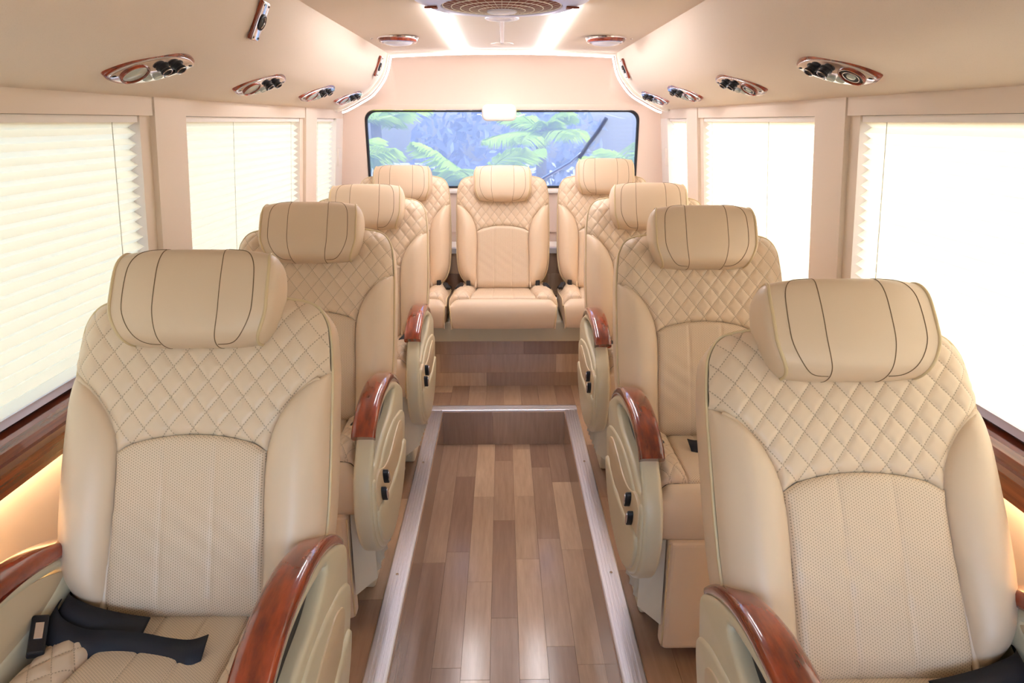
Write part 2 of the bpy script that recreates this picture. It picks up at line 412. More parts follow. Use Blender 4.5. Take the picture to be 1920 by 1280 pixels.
# ceiling ------------------------------------------------------------------
ce = empty('ceiling'); tag(ce, kind='structure', label='beige fabric ceiling with bulging side panels')
YC = 4.20
def arch(x): return 1.893 - .018*(x/.665)**2
SL = spline([(x, z) for x, z in PROF], 8)
for s in (-1, 1):
    p = [(s*a, b) for a, b in SL]; q = [(s*(a+.02), b+.02) for a, b in SL]
    o = extrude_profile('overhead_panel', p + q[::-1], YF, YC, 'headliner', ce, True, True)
    b_ = bmesh.new(); b_.from_mesh(o.data)
    for e in b_.edges: e.smooth = e.calc_face_angle(0) < .6
    b_.to_mesh(o.data); b_.free()
    xs = np.linspace(.262, .665, 9); p = [(s*x, arch(x)) for x in xs]
    extrude_profile('ceiling_panel', p + [(x, z+.02) for x, z in p[::-1]], YF, YC, 'headliner', ce, True)
xs = np.linspace(-.222, .222, 7); p = [(x, arch(x)) for x in xs]
extrude_profile('centre_panel', p + [(x, z+.02) for x, z in p[::-1]], YF, YC-.03, 'white_panel', ce, True)
extrude_profile('backing', [(-1.1, 1.93), (1.1, 1.93), (1.1, 1.95), (-1.1, 1.95)], YF, 4.6, 'white_panel', ce, True)
for s in (-1, 1):
    extrude_profile('backing', [(s*1.12, 1.585), (s*1.10, 1.93), (s*1.08, 1.93), (s*1.10, 1.585)], YF, 4.6, 'white_panel', ce, True)
# LED strips beside the centre panel
for s in (-1, 1):
    l_ = empty('led_strip', (s*.242, 2.5, 1.892)); box('filler_strip', (-.019, -3.35, 0), (.019, -.052, .01), 'white_panel', l_); tag(l_, 'straight white ceiling light strip %s of the roof fan' % ('left' if s < 0 else 'right'), 'light strip', 'light strips')
    extrude_profile('diffuser', [(-.017, .0), (-.012, -.013), (.012, -.013), (.017, 0), (.017, .004), (-.017, .004)], -.05, 1.64, 'led_white', l_, True)
    extrude_profile('channel', [(-.0195, -.001), (-.0175, -.001), (-.0175, .008), (.0175, .008), (.0175, -.001), (.0195, -.001), (.0195, .011), (-.0195, .011)], -.05, 1.64, 'aluminium', l_, True)

# rear wall ------------------------------------------------------------------
RW = empty('wall_rear'); tag(RW, kind='structure', label='cream rear wall with a lit curved valance above the window')
# edge trim that follows the ceiling and the side panels
edge = [(-a, b) for a, b in SL] + [(x, arch(x)) for x in np.linspace(-.655, .655, 21)] + [(a, b) for a, b in SL[::-1]]
v = []; f = []
N = len(edge)
for yy, dz in ((YC-.004, 0), (YC-.004, -.012), (YC+.012, -.012), (YC+.012, 0)):
    for x, z in edge: v.append((x*(1 - (.012 if dz else 0)), yy, z+dz))
for k in range(4):
    for i in range(N-1): a, b = k*N+i, ((k+1) % 4)*N+i; f.append((a, a+1, b+1, b))
mobj('edge_trim', mesh('edge_trim', v, f, recalc=True), 'white_panel', RW)
# valance surface from the trim back and down to the window head
v = []; f = []; rows = 14
low = [(np.sign(x)*min(abs(x)*1.0, 1.0), 1.595) for x, z in edge]
for j in range(rows+1):
    t = j/rows; y = YC+.012 + .012 + (YR-YC-.02)*math.sin(t*PI/2)
    for (x, z) in edge:
        zt = z+.015; zz = zt + (1.585-zt)*(1-math.cos(t*PI/2))
        v.append((x*(1+.02*(1-t))+ (0), y, zz))
for j in range(rows):
    for i in range(N-1): f.append((j*N+i, j*N+i+1, (j+1)*N+i+1, (j+1)*N+i))
mobj('valance', mesh('valance', v, f, True), 'rear_vinyl', RW)
lc = empty('led_strip', (0, YC+.02, 1.85)); tag(lc, 'white light strip hidden behind the rear ceiling edge above the window', 'light strip', 'light strips')
pts = [(x*.970, -.016, z-1.85-.020) for x, z in edge[4:-4]]
tube('tube', pts, .005, 'led_cove', lc, 6)
# wall round the rear window with rounded opening
def rrect(x0, x1, z0, z1, r, n=8):
    out = []
    for cx, cz, a0 in ((x1-r, z1-r, 0), (x0+r, z1-r, PI/2), (x0+r, z0+r, PI), (x1-r, z0+r, 1.5*PI)):
        for k in range(n+1): a = a0+PI/2*k/n; out.append((cx+r*math.cos(a), cz+r*math.sin(a)))
    return out
wo = rrect(-.87, .87, 1.085, 1.575, .06)
wo = [(x, z - (.010*(x/.87)**2 if z > 1.4 else 0)) for x, z in wo]
plate2d('window_wall', [[(-1.09, .38), (1.09, .38), (1.05, 1.60), (-1.05, 1.60)], wo], .03, .004, lambda a, b, c: (a, YR+.016+c, b), 'rear_vinyl', RW)
plate2d('sill_panel', [rrect(-.98, .98, .80, 1.055, .02)], .02, .006, lambda a, b, c: (a, YR-.012+c, b), 'rear_vinyl', RW)
box('sill', (-.98, YR-.045, 1.055), (.98, YR+.02, 1.078), 'white_panel', RW, .006)
wn = empty('window_7'); tag(wn, kind='structure', label='wide rear window with rounded corners looking out on palms')
def inset(L, d, cx=0, cz=1.33): return [(x-math.copysign(d, x-cx), z-math.copysign(d, z-cz)) for x, z in L]
plate2d('gasket', [inset(wo, -.0012), inset(wo, .012)], .040, .003, lambda a, b, c: (a, YR+.018+c, b), 'rubber', wn)
plate2d('pane', [inset(wo, .004)], .005, .0005, lambda a, b, c: (a, YR+.036+c, b), 'glass_rear', wn)
# shelf box behind the rear seats
sh = empty('rear_shelf', (0, 4.2, .41)); tag(sh, 'low wood-faced shelf box with a metal edge behind the rear seats', 'shelf')
for i in range(4): plank(.46, .145, (-.69+.46*i, 0-.003, .09), sh, (PI/2, 0, 0))
for i in range(4): plank(.46, .145, (-.69+.46*i, 0-.003, .235), sh, (PI/2, 0, 0))
box('body', (-.96, .002, 0), (.96, .235, .315), 'dark_gap', sh)
box('top', (-.96, -.004, .315), (.96, .235, .328), 'white_panel', sh, .003)
box('metal_edge', (-.96, -.024, .295), (.96, .02, .331), 'aluminium', sh, .003)
# platform carrying the rear bench
pf = empty('rear_platform', (0, 3.7, 0)); tag(pf, 'raised platform with cream front edge and wood-plank riser under the rear seats', 'platform')
box('body', (-1.03, .004, 0), (1.03, .50, .30), 'dark_gap', pf)
box('top', (-1.03, -.03, .285), (1.03, .50, .41), 'plastic', pf, .012, 3)
for k, (z0, z1, cuts) in enumerate(((0, .085, (-1.0, -.1, .55, 1.0)), (.085, .20, (-1.0, -.37, .31, 1.0)), (.20, .283, (-1.0, .12, 1.0)))):
    for a, b in zip(cuts, cuts[1:]): plank(round(b-a, 3), round(z1-z0, 3), ((a+b)/2, 0, (z0+z1)/2), pf, (PI/2, 0, 0))

# ------------------------------------------------------------------ seat
LEAN = math.atan2(.19, .693); SB = Vector((0, -.19, .55))
TT = Vector((0, math.sin(LEAN), math.cos(LEAN))); NN = Vector((0, -math.cos(LEAN), math.sin(LEAN)))
def bk(s, t, h): return (s, SB.y+TT.y*t+NN.y*h, SB.z+TT.z*t+NN.z*h)
half = spline([(0, 0), (.10, .001), (.165, .008), (.205, .026), (.240, .062), (.262, .115), (.271, .19), (.273, .30), (.272, .42), (.271, .49), (.266, .56), (.256, .612), (.226, .648), (.16, .663), (.07, .667), (0, .667)], 14)
OUT = np.vstack([half, (half*[-1, 1])[::-1][1:-1]])
seamR = spline([(.158, .006), (.156, .10), (.152, .22), (.152, .31), (.160, .365), (.178, .41), (.206, .45), (.238, .48), (.2712, .502)], 16)
arc = spline([(.1525, .335), (.12, .353), (.06, .366), (0, .370), (-.06, .366), (-.12, .353), (-.1525, .335)], 14)
def resample(c, d=.001):
    out = [c[0]]
    for a, b in zip(c, c[1:]):
        n = max(1, int(np.linalg.norm(b-a)/d))
        for k in range(1, n+1): out.append(a+(b-a)*k/n)
    return np.array(out)
def kd_of(curves):
    P = np.vstack([resample(np.asarray(c)) for c in curves]); k = kdtree.KDTree(len(P))
    for i, p in enumerate(P): k.insert((p[0], p[1], 0), i)
    k.balance(); return k
def inpoly(x, y, poly):
    px, py = poly[:, 0], poly[:, 1]; qx, qy = np.roll(px, -1), np.roll(py, -1)
    c = np.zeros(x.shape, bool)
    for a, b, d, e in zip(px, py, qx, qy):
        if b == e: continue
        m = ((b > y) != (e > y)) & (x < (d-a)*(y-b)/(e-b)+a); c ^= m
    return c
def patches(x0, x1, y0, y1, cell, labelf, curves):
    """grid cut into labelled regions whose borders are snapped to the curves -> {label: (pts2d, faces)}"""
    nx, ny = int(math.ceil((x1-x0)/cell)), int(math.ceil((y1-y0)/cell))
    X = np.linspace(x0, x1, nx+1); Y = np.linspace(y0, y1, ny+1); gx, gy = np.meshgrid(X, Y)
    cx, cy = np.meshgrid((X[1:]+X[:-1])/2, (Y[1:]+Y[:-1])/2); L = labelf(cx, cy)
    pad = np.full((ny+2, nx+2), -1); pad[1:-1, 1:-1] = L
    q = [pad[:-1, :-1], pad[:-1, 1:], pad[1:, :-1], pad[1:, 1:]]
    bd = (q[0] != q[1]) | (q[0] != q[2]) | (q[0] != q[3])
    k = kd_of(curves); P = np.stack([gx, gy], -1)
    for j, i in zip(*np.nonzero(bd)):
        co, _, d = k.find((P[j, i, 0], P[j, i, 1], 0))
        if d < cell*1.3: P[j, i] = co[:2]
    res = {}
    for lab in np.unique(L):
        if lab < 0: continue
        idx = -np.ones((ny+1, nx+1), int); js, is_ = np.nonzero(L == lab); used = np.zeros((ny+1, nx+1), bool)
        for dj in (0, 1):
            for di in (0, 1): used[js+dj, is_+di] = True
        idx[used] = np.arange(used.sum())
        f = np.stack([idx[js, is_], idx[js, is_+1], idx[js+1, is_+1], idx[js+1, is_]], 1)
        res[int(lab)] = (P[used], f)
    return res
def rnd_(d, w_): 
    x = np.clip(1-d/w_, 0, 1); return np.sqrt(1-x*x)
def kdd(k, P): return np.array([k.find((a, b, 0))[2] for a, b in P])
def qd(s, t):
    p = 1/math.sqrt(1/QW**2+1/QH**2); a = s/QW+t/QH; b = s/QW-t/QH
    da = np.abs(a-np.round(a))*p; db = np.abs(b-np.round(b))*p
    return np.minimum(da, db)
def lab_back(x, y):
    ins = inpoly(x, y, OUT); L = np.full(x.shape, -1)
    ax = np.abs(x)
    sx = np.interp(y, seamR[:, 1], seamR[:, 0], left=.158, right=.6)
    bol = (ax > sx) & (y < .502)
    archy = np.interp(ax, arc[::-1, 0][len(arc)//2*0:], arc[::-1, 1]) if False else np.interp(ax, np.sort(arc[:len(arc)//2+1, 0]), arc[:len(arc)//2+1, 1][np.argsort(arc[:len(arc)//2+1, 0])])
    L[ins] = 1                                   # yoke
    L[ins & ~bol & (y < archy)] = 0              # centre
    L[ins & bol & (x > 0)] = 2; L[ins & bol & (x < 0)] = 3
    return L
seamL = seamR*[-1, 1]
PB = patches(-.29, .29, -.002, .670, .0036, lab_back, [OUT, seamR, seamL, arc])
kS = kd_of([seamR, seamL, arc]); kO = kd_of([np.vstack([OUT, OUT[:1]])])
def back_h(P, lab):
    s, t = P[:, 0], P[:, 1]; d = kdd(kS, P); do = kdd(kO, P)
    drop = -.034*np.clip(1-do/.06, 0, 1)**2
    hollow = .010*np.cos(np.clip(s/.3, -1, 1)*PI/2)*-1 + .012*np.sin(np.clip(t/.6, 0, 1)*PI)
    if lab == 0:
        ds = np.minimum(np.abs(s-.052), np.abs(s+.052))
        h = .012*rnd_(np.minimum(d, do), .022) + .0035*rnd_(ds, .012) + hollow - .02*np.clip(1-t/.05, 0, 1)**2
        ripple = .0016*np.sin(s*60+t*40)*np.sin(t*75+s*30)*np.clip(1-np.abs(t-.17)/.15, 0, 1)
        return h + ripple
    if lab == 1:
        return .012*rnd_(d, .03) + .0052*rnd_(qd(s, t), .014) + hollow + drop*1.1 - .004
    h = .046*rnd_(d, .075)*rnd_(do, .10)**.6 + drop*1.0 + hollow*.5
    return h
H_EDGE = -.036
def build_patch(name, P, F, hf, mapf, mat, parent):
    h = hf(P); v = [mapf(a, b, c) for (a, b), c in zip(P, h)]
    return mobj(name, mesh(name, v, F, True, P), mat, parent)
def thread(name, pts, r, parent, mat='seam', n=5): return tube(name, pts, r, mat, parent, n)
def make_back(root):
    bo = empty('backrest', (0, 0, 0), 0, root)
    nm = {0: ('centre_panel', 'perf'), 1: ('quilted_yoke', 'quilt'), 2: ('side_bolster', 'leather'), 3: ('side_bolster', 'leather')}
    for lab, (P, F) in PB.items():
        build_patch(nm[lab][0], P, F, lambda P, l=lab: back_h(P, l), bk, nm[lab][1], bo)
    # gusset and back shell
    O = OUT[::3]; N = len(O); c = np.array([0, .33]); rings = []
    for h, k in ((H_EDGE+.0, 1.0), (H_EDGE-.02, 1.012), (H_EDGE-.085, 1.0), (H_EDGE-.108, .955), (H_EDGE-.118, .80), (H_EDGE-.118, .3)):
        rings.append([bk(*((p-c)*k+c), h) for p in O])
    v = sum(rings, []); f = []
    for j in range(len(rings)-1):
        for i in range(N): a, b = j*N+i, j*N+(i+1) % N; f.append((a, b, b+N, a+N))
    f.append(tuple(range((len(rings)-1)*N, len(rings)*N)))
    mobj('back_shell', mesh('back_shell', v, f, True, recalc=True), 'leather', bo)
    pip = [bk(*p, H_EDGE+.002) for p in ((OUT[::2]-c)*1.006+c)]
    tube('piping', pip, .0038, 'piping', bo, 6, True)
    for sm, k in ((seamR, 1), (seamL, -1)):
        e = sm[:-10:4]; hh = .004
        tube('welt_band', [bk(p[0]+k*.004, p[1], hh-.004-.034*max(0, (abs(p[0])-.22)/.06)**2*1.0) for p in e], .0068, 'leather', bo, 8)
        thread('stitch_seam', [bk(p[0]-k*.0052, p[1], hh-.002-.034*max(0, (abs(p[0])-.22)/.06)**2) for p in e], .0011, bo)
    for s in (-.052, .052):
        tt = np.linspace(.012, .362, 40); P = np.stack([np.full(40, s), tt], 1); h = back_h(P, 0)
        thread('stitch_seam', [bk(a, b, c_+.0002) for (a, b), c_ in zip(P, h)], .0011, bo)
    return bo
HRP = spline([(-.055, .165), (-.035, .196), (0, .206), (.030, .196), (.047, .165), (.056, .11), (.058, .055), (.048, .015), (.020, -.002), (-.020, .0), (-.045, .03), (-.058, .10)], 8, True)
def hr_point(s, k, e=1.0):
    """s lateral, k index on profile, e shrink"""
    d, t = HRP[k]; cx, ct = -.002, .10
    a = abs(s)/.168; sh = 1 - .10*a**4
    d = cx+(d-cx)*sh*e - .012*a*a*0; t = ct+(t-ct)*sh*e
    nar = 1 - .17*max(0, (.075-t)/.075)**1.6 - .06*max(0, (t-.15)/.05)**2
    return bk(s*nar, .520+t, .022+d - .010*a*a)
def make_head(root):
    ho = empty('headrest', (0, 0, 0), 0, root); K = len(HRP)
    def strip(name, ss, mat='leather'):
        v = []; f = []; uv = []
        for s in ss:
            for k in range(K): 
                p = hr_point(s, k); g = min(abs(abs(s)-.066), 1)
                n = Vector((0, 0, 0)); v.append(p)
        for i in range(len(ss)-1):
            for k in range(K): a, b = i*K+k, i*K+(k+1) % K; f.append((a, b, b+K, a+K))
        return mobj(name, mesh(name, v, f, True, recalc=True), mat, ho)
    def ease(a, b, n): return [a+(b-a)*i/n for i in range(n+1)]
    strip('centre_panel', ease(-.066, .066, 16)); strip('side_panel', ease(.066, .156, 12)); strip('side_panel', ease(-.156, -.066, 12))
    for s in (-1, 1):
        v = []; f = []
        rg = [(.156, 1.0), (.163, .965), (.167, .90), (.170, .7), (.171, .4), (.171, .1)]
        for a, e in rg:
            for k in range(K): v.append(hr_point(s*a, k, e))
        for i in range(len(rg)-1):
            for k in range(K): a, b = i*K+k, i*K+(k+1) % K; f.append((a, b, b+K, a+K))
        f.append(tuple((len(rg)-1)*K+k for k in range(K)))
        mobj('end_cap', mesh('end_cap', v, f, True, recalc=True), 'leather', ho)
        tube('piping', [hr_point(s*.158, k, 1.004) for k in range(0, K, 2)], .0034, 'piping', ho, 6, True)
        fr = list(range(8, 72))                       # over the top and down the front
        thread('stitch_seam', [hr_point(s*.066, k, 1.001) for k in fr], .0010, ho)
        # oval seam on the side panel
        ov = []
        for i in range(41):
            a = -PI/2 + PI*i/40; kk = 20 + (62-20)*(.5-.5*math.sin(a)); k0 = int(kk); fr_ = kk-k0
            sx = .070 + .062*max(0, math.cos(a))**.55
            p, q = Vector(hr_point(s*sx, k0 % K, 1.003)), Vector(hr_point(s*sx, (k0+1) % K, 1.003)); ov.append(p.lerp(q, fr_))
        thread('oval_seam', ov, .0010, ho)
    return ho
# cushion: v runs along the profile from the back, over the front edge, down the front
CP = spline([(-.10, .530), (-.24, .538), (-.38, .556), (-.46, .562), (-.505, .552), (-.532, .522), (-.538, .48), (-.530, .435), (-.515, .415)], 10)
CL = np.concatenate([[0], np.cumsum(np.linalg.norm(np.diff(CP, axis=0), axis=1))]); CV = CL[-1]
V1 = float(np.interp(-.49, -CP[::-1, 0][::-1]*-1 if False else CP[:40, 0][::-1], CL[:40][::-1]))
def cpt(s, v, h):
    y = np.interp(v, CL, CP[:, 0]); z = np.interp(v, CL, CP[:, 1]); e = .004
    dy = np.interp(v+e, CL, CP[:, 0])-np.interp(v-e, CL, CP[:, 0]); dz = np.interp(v+e, CL, CP[:, 1])-np.interp(v-e, CL, CP[:, 1])
    l = math.hypot(dy, dz) or 1; ny, nz = dz/l, -dy/l
    edge = max(0, abs(s)-.245)/.055; dn = .05*edge**2.4
    return (s*(1-.05*max(0, v-V1)/.15), y+ny*h, z+nz*h-dn*(1 if v < V1 else max(0, 1-(v-V1)/.05)))
cs = np.array([(.172-.012*math.cos(v/V1*PI), v) for v in np.linspace(0, V1, 40)]); fr_l = np.array([(x, V1) for x in np.linspace(-.30, .30, 60)])
def lab_cu(x, y):
    L = np.zeros(x.shape, int); sx = .172-.012*np.cos(y/V1*PI)
    L[(x > sx)] = 1; L[(x < -sx)] = 2; L[y > V1] = 3; return L
PC = patches(-.30, .30, 0, CV, .0042, lab_cu, [cs, cs*[-1, 1], fr_l])
kC = kd_of([cs, cs*[-1, 1], fr_l])
def cu_h(P, lab):
    s, v = P[:, 0], P[:, 1]; d = kdd(kC, P)
    if lab == 0:
        ds = np.minimum(np.abs(s-.057), np.abs(s+.057)); return .012*rnd_(d, .025)+.004*rnd_(ds, .014)
    if lab == 3: return .012*rnd_(d, .03) + .004*np.cos(s/.3*PI/2)
    return .034*rnd_(d, .07)+.005*rnd_(qd(s, v), .014)
def make_cushion(root, sx=1.0):
    co = empty('cushion', (0, 0, 0), 0, root); co.scale.x = sx
    nm = {0: ('centre_panel', 'perf'), 1: ('quilted_bolster', 'quilt'), 2: ('quilted_bolster', 'quilt'), 3: ('front_panel', 'leather')}
    for lab, (P, F) in PC.items():
        build_patch(nm[lab][0], P, F, lambda P, l=lab: cu_h(P, l), cpt, nm[lab][1], co)
    vs_ = np.linspace(0, CV, 60)
    for s in (-1, 1):
        P = np.stack([np.full(60, s*.30), vs_], 1); hs = np.where(vs_ < V1, cu_h(P, 1), cu_h(P, 3))
        e = [cpt(s*.30, v, h) for v, h in zip(vs_, hs)]
        b = [(p[0]*1.01, p[1]*.99, max(.405, p[2]-.06)) for p in e]; c = [(s*.285, p[1]*.98, .405) for p in e]
        n = 60; f = [(i+j*n, i+1+j*n, i+1+(j+1)*n, i+(j+1)*n) for i in range(n-1) for j in (0, 1)]
        mobj('side_panel', mesh('side_panel', e+b+c, f, True), 'leather', co)
        tube('piping', e[::2], .0038, 'piping', co, 6)
    for s in (-.057, .057):
        tt = np.linspace(.03, V1, 30); P = np.stack([np.full(30, s), tt], 1); h = cu_h(P, 0)
        thread('stitch_seam', [cpt(a, b, c) for (a, b), c in zip(P, h)], .0011, co)
    thread('stitch_seam', [cpt(x, V1, .0005) for x in np.linspace(-.295, .295, 40)], .0011, co)
    box('base_pan', (-.28, -.50, .406), (.28, -.08, .425), 'black', co)
    return co
ARM_OUT = spline([(.0, .585), (.012, .52), (.045, .42), (.11, .325), (.22, .262), (.36, .238), (.48, .258), (.575, .325), (.622, .42), (.628, .51), (.600, .585), (.545, .640), (.515, .668), (.44, .700), (.34, .712), (.22, .700), (.10, .655), (.03, .615)], 8, True)
HOLE = spline([(.16, .652), (.27, .682), (.37, .688), (.45, .675), (.52, .640), (.560, .585), (.53, .572), (.45, .592), (.36, .605), (.25, .615)], 8, True)[::-1]
BODY = spline([(.022, .50), (.05, .42), (.115, .333), (.222, .271), (.36, .248), (.475, .267), (.567, .332), (.612, .42), (.617, .50), (.598, .555), (.55, .545), (.49, .550), (.42, .568), (.33, .578), (.24, .575), (.16, .562), (.08, .542)], 8, True)
LOWER = spline([(.06, .43), (.13, .335), (.23, .280), (.36, .258), (.47, .277), (.555, .338), (.595, .42), (.600, .49), (.56, .515), (.50, .51), (.42, .485), (.32, .475), (.22, .482), (.12, .48)], 8, True)
LOWER2 = spline([(.075, .425), (.13, .340), (.23, .284), (.36, .262), (.47, .281), (.552, .340), (.590, .41), (.590, .455), (.555, .462), (.48, .440), (.38, .424), (.26, .420), (.16, .432)], 8, True)
SUBP = spline([(.10, .50), (.14, .44), (.22, .415), (.33, .425), (.45, .41), (.565, .415), (.592, .50), (.585, .545), (.53, .555), (.45, .525), (.36, .515), (.25, .53), (.16, .535)], 8, True)
CAP = spline([(-.005, .588), (.06, .642), (.16, .690), (.27, .716), (.37, .718), (.45, .703), (.51, .678), (.535, .655)], 8)
def make_arm(root, k, detail):
    """k=+1: on +x side; outer face towards +x*k"""
    ar = empty('armrest', (0, 0, 0), 0, root); X = k*.288       # outer face
    def mp(off): return lambda a, b, c: (X - k*.026 + off*k + c, -a, b)
    plate2d('side_shell', [ARM_OUT, HOLE], .052, .012, mp(0), 'plastic', ar, 3)
    plate2d('hole_plate', [[(a, b) for a, b in spline([(.13, .62), (.25, .685), (.40, .692), (.50, .660), (.57, .60), (.54, .56), (.30, .58)], 6, True)]], .004, .001, mp(-.006 if detail else -.022), 'black' if detail else 'plastic_tan', ar)  # black plate added on the aisle side to darken the hole; tan elsewhere
    plate2d('side_body', [BODY], .020, .009, mp(.022), 'plastic', ar, 3)
    if detail:
        plate2d('control_panel', [SUBP], .012, .003, mp(.030), 'plastic_tan', ar)
        plate2d('lower_cover', [LOWER2],   .022, .009, mp(.030), 'plastic', ar, 3)
        for (u, z, tilt, col) in ((.488, .512, .25, 'black'), (.527, .478, .25, 'black')):
            L = [(u+.0115*math.cos(t)*1.0+.35*.022*math.sin(t), z+.026*math.sin(t)) for t in np.linspace(0, 2*PI, 20, endpoint=False)]
            sw = plate2d('recline_switch', [L], .022, .003, mp(.040), 'black', ar)
            L2 = [((a-u)*.72+u, (b-z)*.80+z) for a, b in L]
            plate2d('switch_face', [L2], .004, .001, mp(.0515), 'chrome', sw)
    else:
        plate2d('lower_cover', [LOWER], .016, .007, mp(.030), 'plastic_tan', ar)
    # wooden cap: rounded cross-section swept along CAP
    v = []; f = []; n = 14; N = len(CAP)
    for i, (u, z) in enumerate(CAP):
        a, b = CAP[max(0, i-1)], CAP[min(N-1, i+1)]; t = (b-a)/np.linalg.norm(b-a); nu, nz = -t[1], t[0]
        if nz < 0: nu, nz = -nu, -nz
        q = i/(N-1); wdt = .020+.014*min(1, q*2.2); th = .010+.009*min(1, q*3); 
        if i == 0: wdt *= .6; th *= .6
        for j in range(n):
            an = 2*PI*j/n; ca, sa = math.cos(an), math.sin(an); e = .55
            x = wdt*math.copysign(abs(ca)**e, ca); h = th*math.copysign(abs(sa)**e, sa)
            v.append((X-k*.030+x, -(u+nu*(h+.004)), z+nz*(h+.004)))
    for i in range(N-1):
        for j in range(n): f.append((i*n+j, i*n+(j+1) % n, (i+1)*n+(j+1) % n, (i+1)*n+j))
    f.append(tuple(range(n))); f.append(tuple((N-1)*n+j for j in range(n)))
    me = mesh('wood_cap', v, f, True, recalc=True); b = bmesh.new(); b.from_mesh(me)
    for e in b.edges: e.smooth = e.calc_face_angle(0) < .9
    b.to_mesh(me); b.free(); mobj('wood_cap', me, 'wood_gloss', ar)
    # leg block under the shell
    lb = box('leg_block', (min(k*.14, k*.215), -.34, 0), (max(k*.14, k*.215), -.10, .30), 'plastic', ar, .012, 3)
    disc_lathe('bolt', [(0, .006), (.010, .006), (.011, 0)], 'plastic', lb, 12, lambda x, y, z: (k*.178+x, -.34-z, .035+y))
    return ar
def make_gaiter(root, k):
    v = []; f = []; n = 13
    for i in range(n):
        q = i/(n-1); x = k*(.228+(.032 if i % 2 else -.030))
        v += [(x, -.515+.13*q, .42), (x, -.525+.24*q, .36-.10*q), (x*1.02, -.548+.36*q, .14-.05*q+(.045 if i % 2 else 0))]
    for i in range(n-1):
        for j in (0, 1): a = i*3+j; f.append((a, a+1, a+4, a+3))
    me = mesh('gaiter', v, f); o = mobj('gaiter', me, 'gaiter', root)
    return o
def ribbon(name, pts, w_, mat, parent, wdir):
    v = []; f = []; 
    for i, p in enumerate(pts):
        wd = Vector(wdir(i/(len(pts)-1))).normalized()*w_/2; p = Vector(p); nrm = Vector((0, -.3, 1)).normalized()*.0012
        v += [p-wd-nrm, p+wd-nrm, p+wd+nrm, p-wd+nrm]
    for i in range(len(pts)-1):
        for j in range(4): f.append((i*4+j, i*4+(j+1) % 4, i*4+4+(j+1) % 4, i*4+4+j))
    f += [(0,1,2,3), tuple(len(v)-4+j for j in range(4))]
    return mobj(name, mesh(name, v, f, True, recalc=True), mat, parent)
def make_belt(root, k, long=True):
    """strap on the wall side (k = sign of that side), lying where back and cushion meet"""
    sb = empty('seat_belt', (0, 0, 0), 0, root)
    if not long:
        for q in (-1, 1):
            c = box('buckle', (-.014, -.03, -.009), (.014, .03, .009), 'black', sb, .004); c.location = (q*.255, -.235, .575); c.rotation_euler = (.35, .2*q, q*.5)
            ribbon('strap', [(q*.262, -.14, .54), (q*.258, -.19, .565), (q*.252, -.235, .575)], .03, 'belt', sb, lambda q_: (1, 0, .2))
        return sb
    P = spline([(k*.25, -.14, .56), (k*.232, -.225, .596), (k*.20, -.262, .590), (k*.15, -.272, .572), (k*.09, -.270, .567), (k*.03, -.278, .567)] + ([(k*-.02, -.29, .566), (k*-.06, -.30, .572), (k*-.085, -.285, .572)] if long else []), 6)
    ribbon('strap', P, .050, 'belt', sb, lambda q: (.15*math.sin(q*6), .70+.2*math.sin(q*8), .65-.3*math.sin(q*8)))
    ribbon('strap', spline([(k*.25, -.10, .55), (k*.225, -.20, .60), (k*.17, -.225, .592), (k*.10, -.235, .578), (k*.05, -.24, .572)], 6), .055, 'belt', sb, lambda q: (.15*math.cos(q*5), .9, .3))
    b = box('buckle', (-.014, -.04, -.009), (.014, .04, .009), 'black', sb, .004); b.location = (k*.215, -.285, .602); b.rotation_euler = (.35, .3, k*-.5)
    t = box('tongue', (-.007, -.012, .0085), (.007, .022, .0105), 'chrome', b, .001)
    c = box('buckle', (-.016, -.045, -.010), (.016, .045, .010), 'black', sb, .004); c.location = (-k*.195, -.25, .585); c.rotation_euler = (.35, -.2*k, k*.5)
    return sb
def make_seat(k, floor_seat=True):
    """k: side of the aisle (+1 = +x)"""
    root = empty('captain_seat' if floor_seat else 'rear_bench_seat')
    make_back(root); make_head(root); make_cushion(root, .77 if floor_seat else .985)
    make_belt(root, -k, floor_seat)
    if floor_seat:
        make_arm(root, k, True); make_arm(root, -k, False).location.x = 0
        lr = box('leg_rest', (-.195, -.545, .045), (.195, -.49, .412), 'leather', root, .018, 4)
        for s in (-1, 1): tube('piping', [(s*.192, -.540, z) for z in np.linspace(.06, .40, 12)], .003, 'piping', lr, 5)
        make_gaiter(root, k); make_gaiter(root, -k)
        box('pedestal', (-.112, -.44, 0), (.112, -.06, .393), 'plastic_tan', root, .01)
    else:
        box('pedestal', (-.20, -.44, .411), (.20, -.04, .425), 'black', root)
        for s in (-1, 1): 
            hg = box('hinge', (s*.205-.012, -.20, .42), (s*.205+.012, -.12, .60), 'black', root, .004)
    return root
def place(root, x, y, z, label, group, rz=0):
    root.location = (x, y, z); root.rotation_euler.z = rz; tag(root, label, 'seat', group); return root
GS, GR = 'beige leather captain seats along the aisle', 'beige leather seats on the rear platform'
sl = make_seat(1); sr = make_seat(-1); rb = make_seat(1, False)
def recline(root, deg, lift=0):
    """tip the backrest and headrest about the hinge, slide the headrest along the back"""
    R = Matrix.Rotation(-math.radians(deg), 4, 'X'); piv = Vector((0, -.19, .55))
    for ch in root.children:
        b = ch.name.split('.')[0]
        if b in ('backrest', 'headrest'):
            off = TT*lift if b == 'headrest' else Vector()
            ch.matrix_local = Matrix.Translation(piv) @ R @ Matrix.Translation(off-piv)
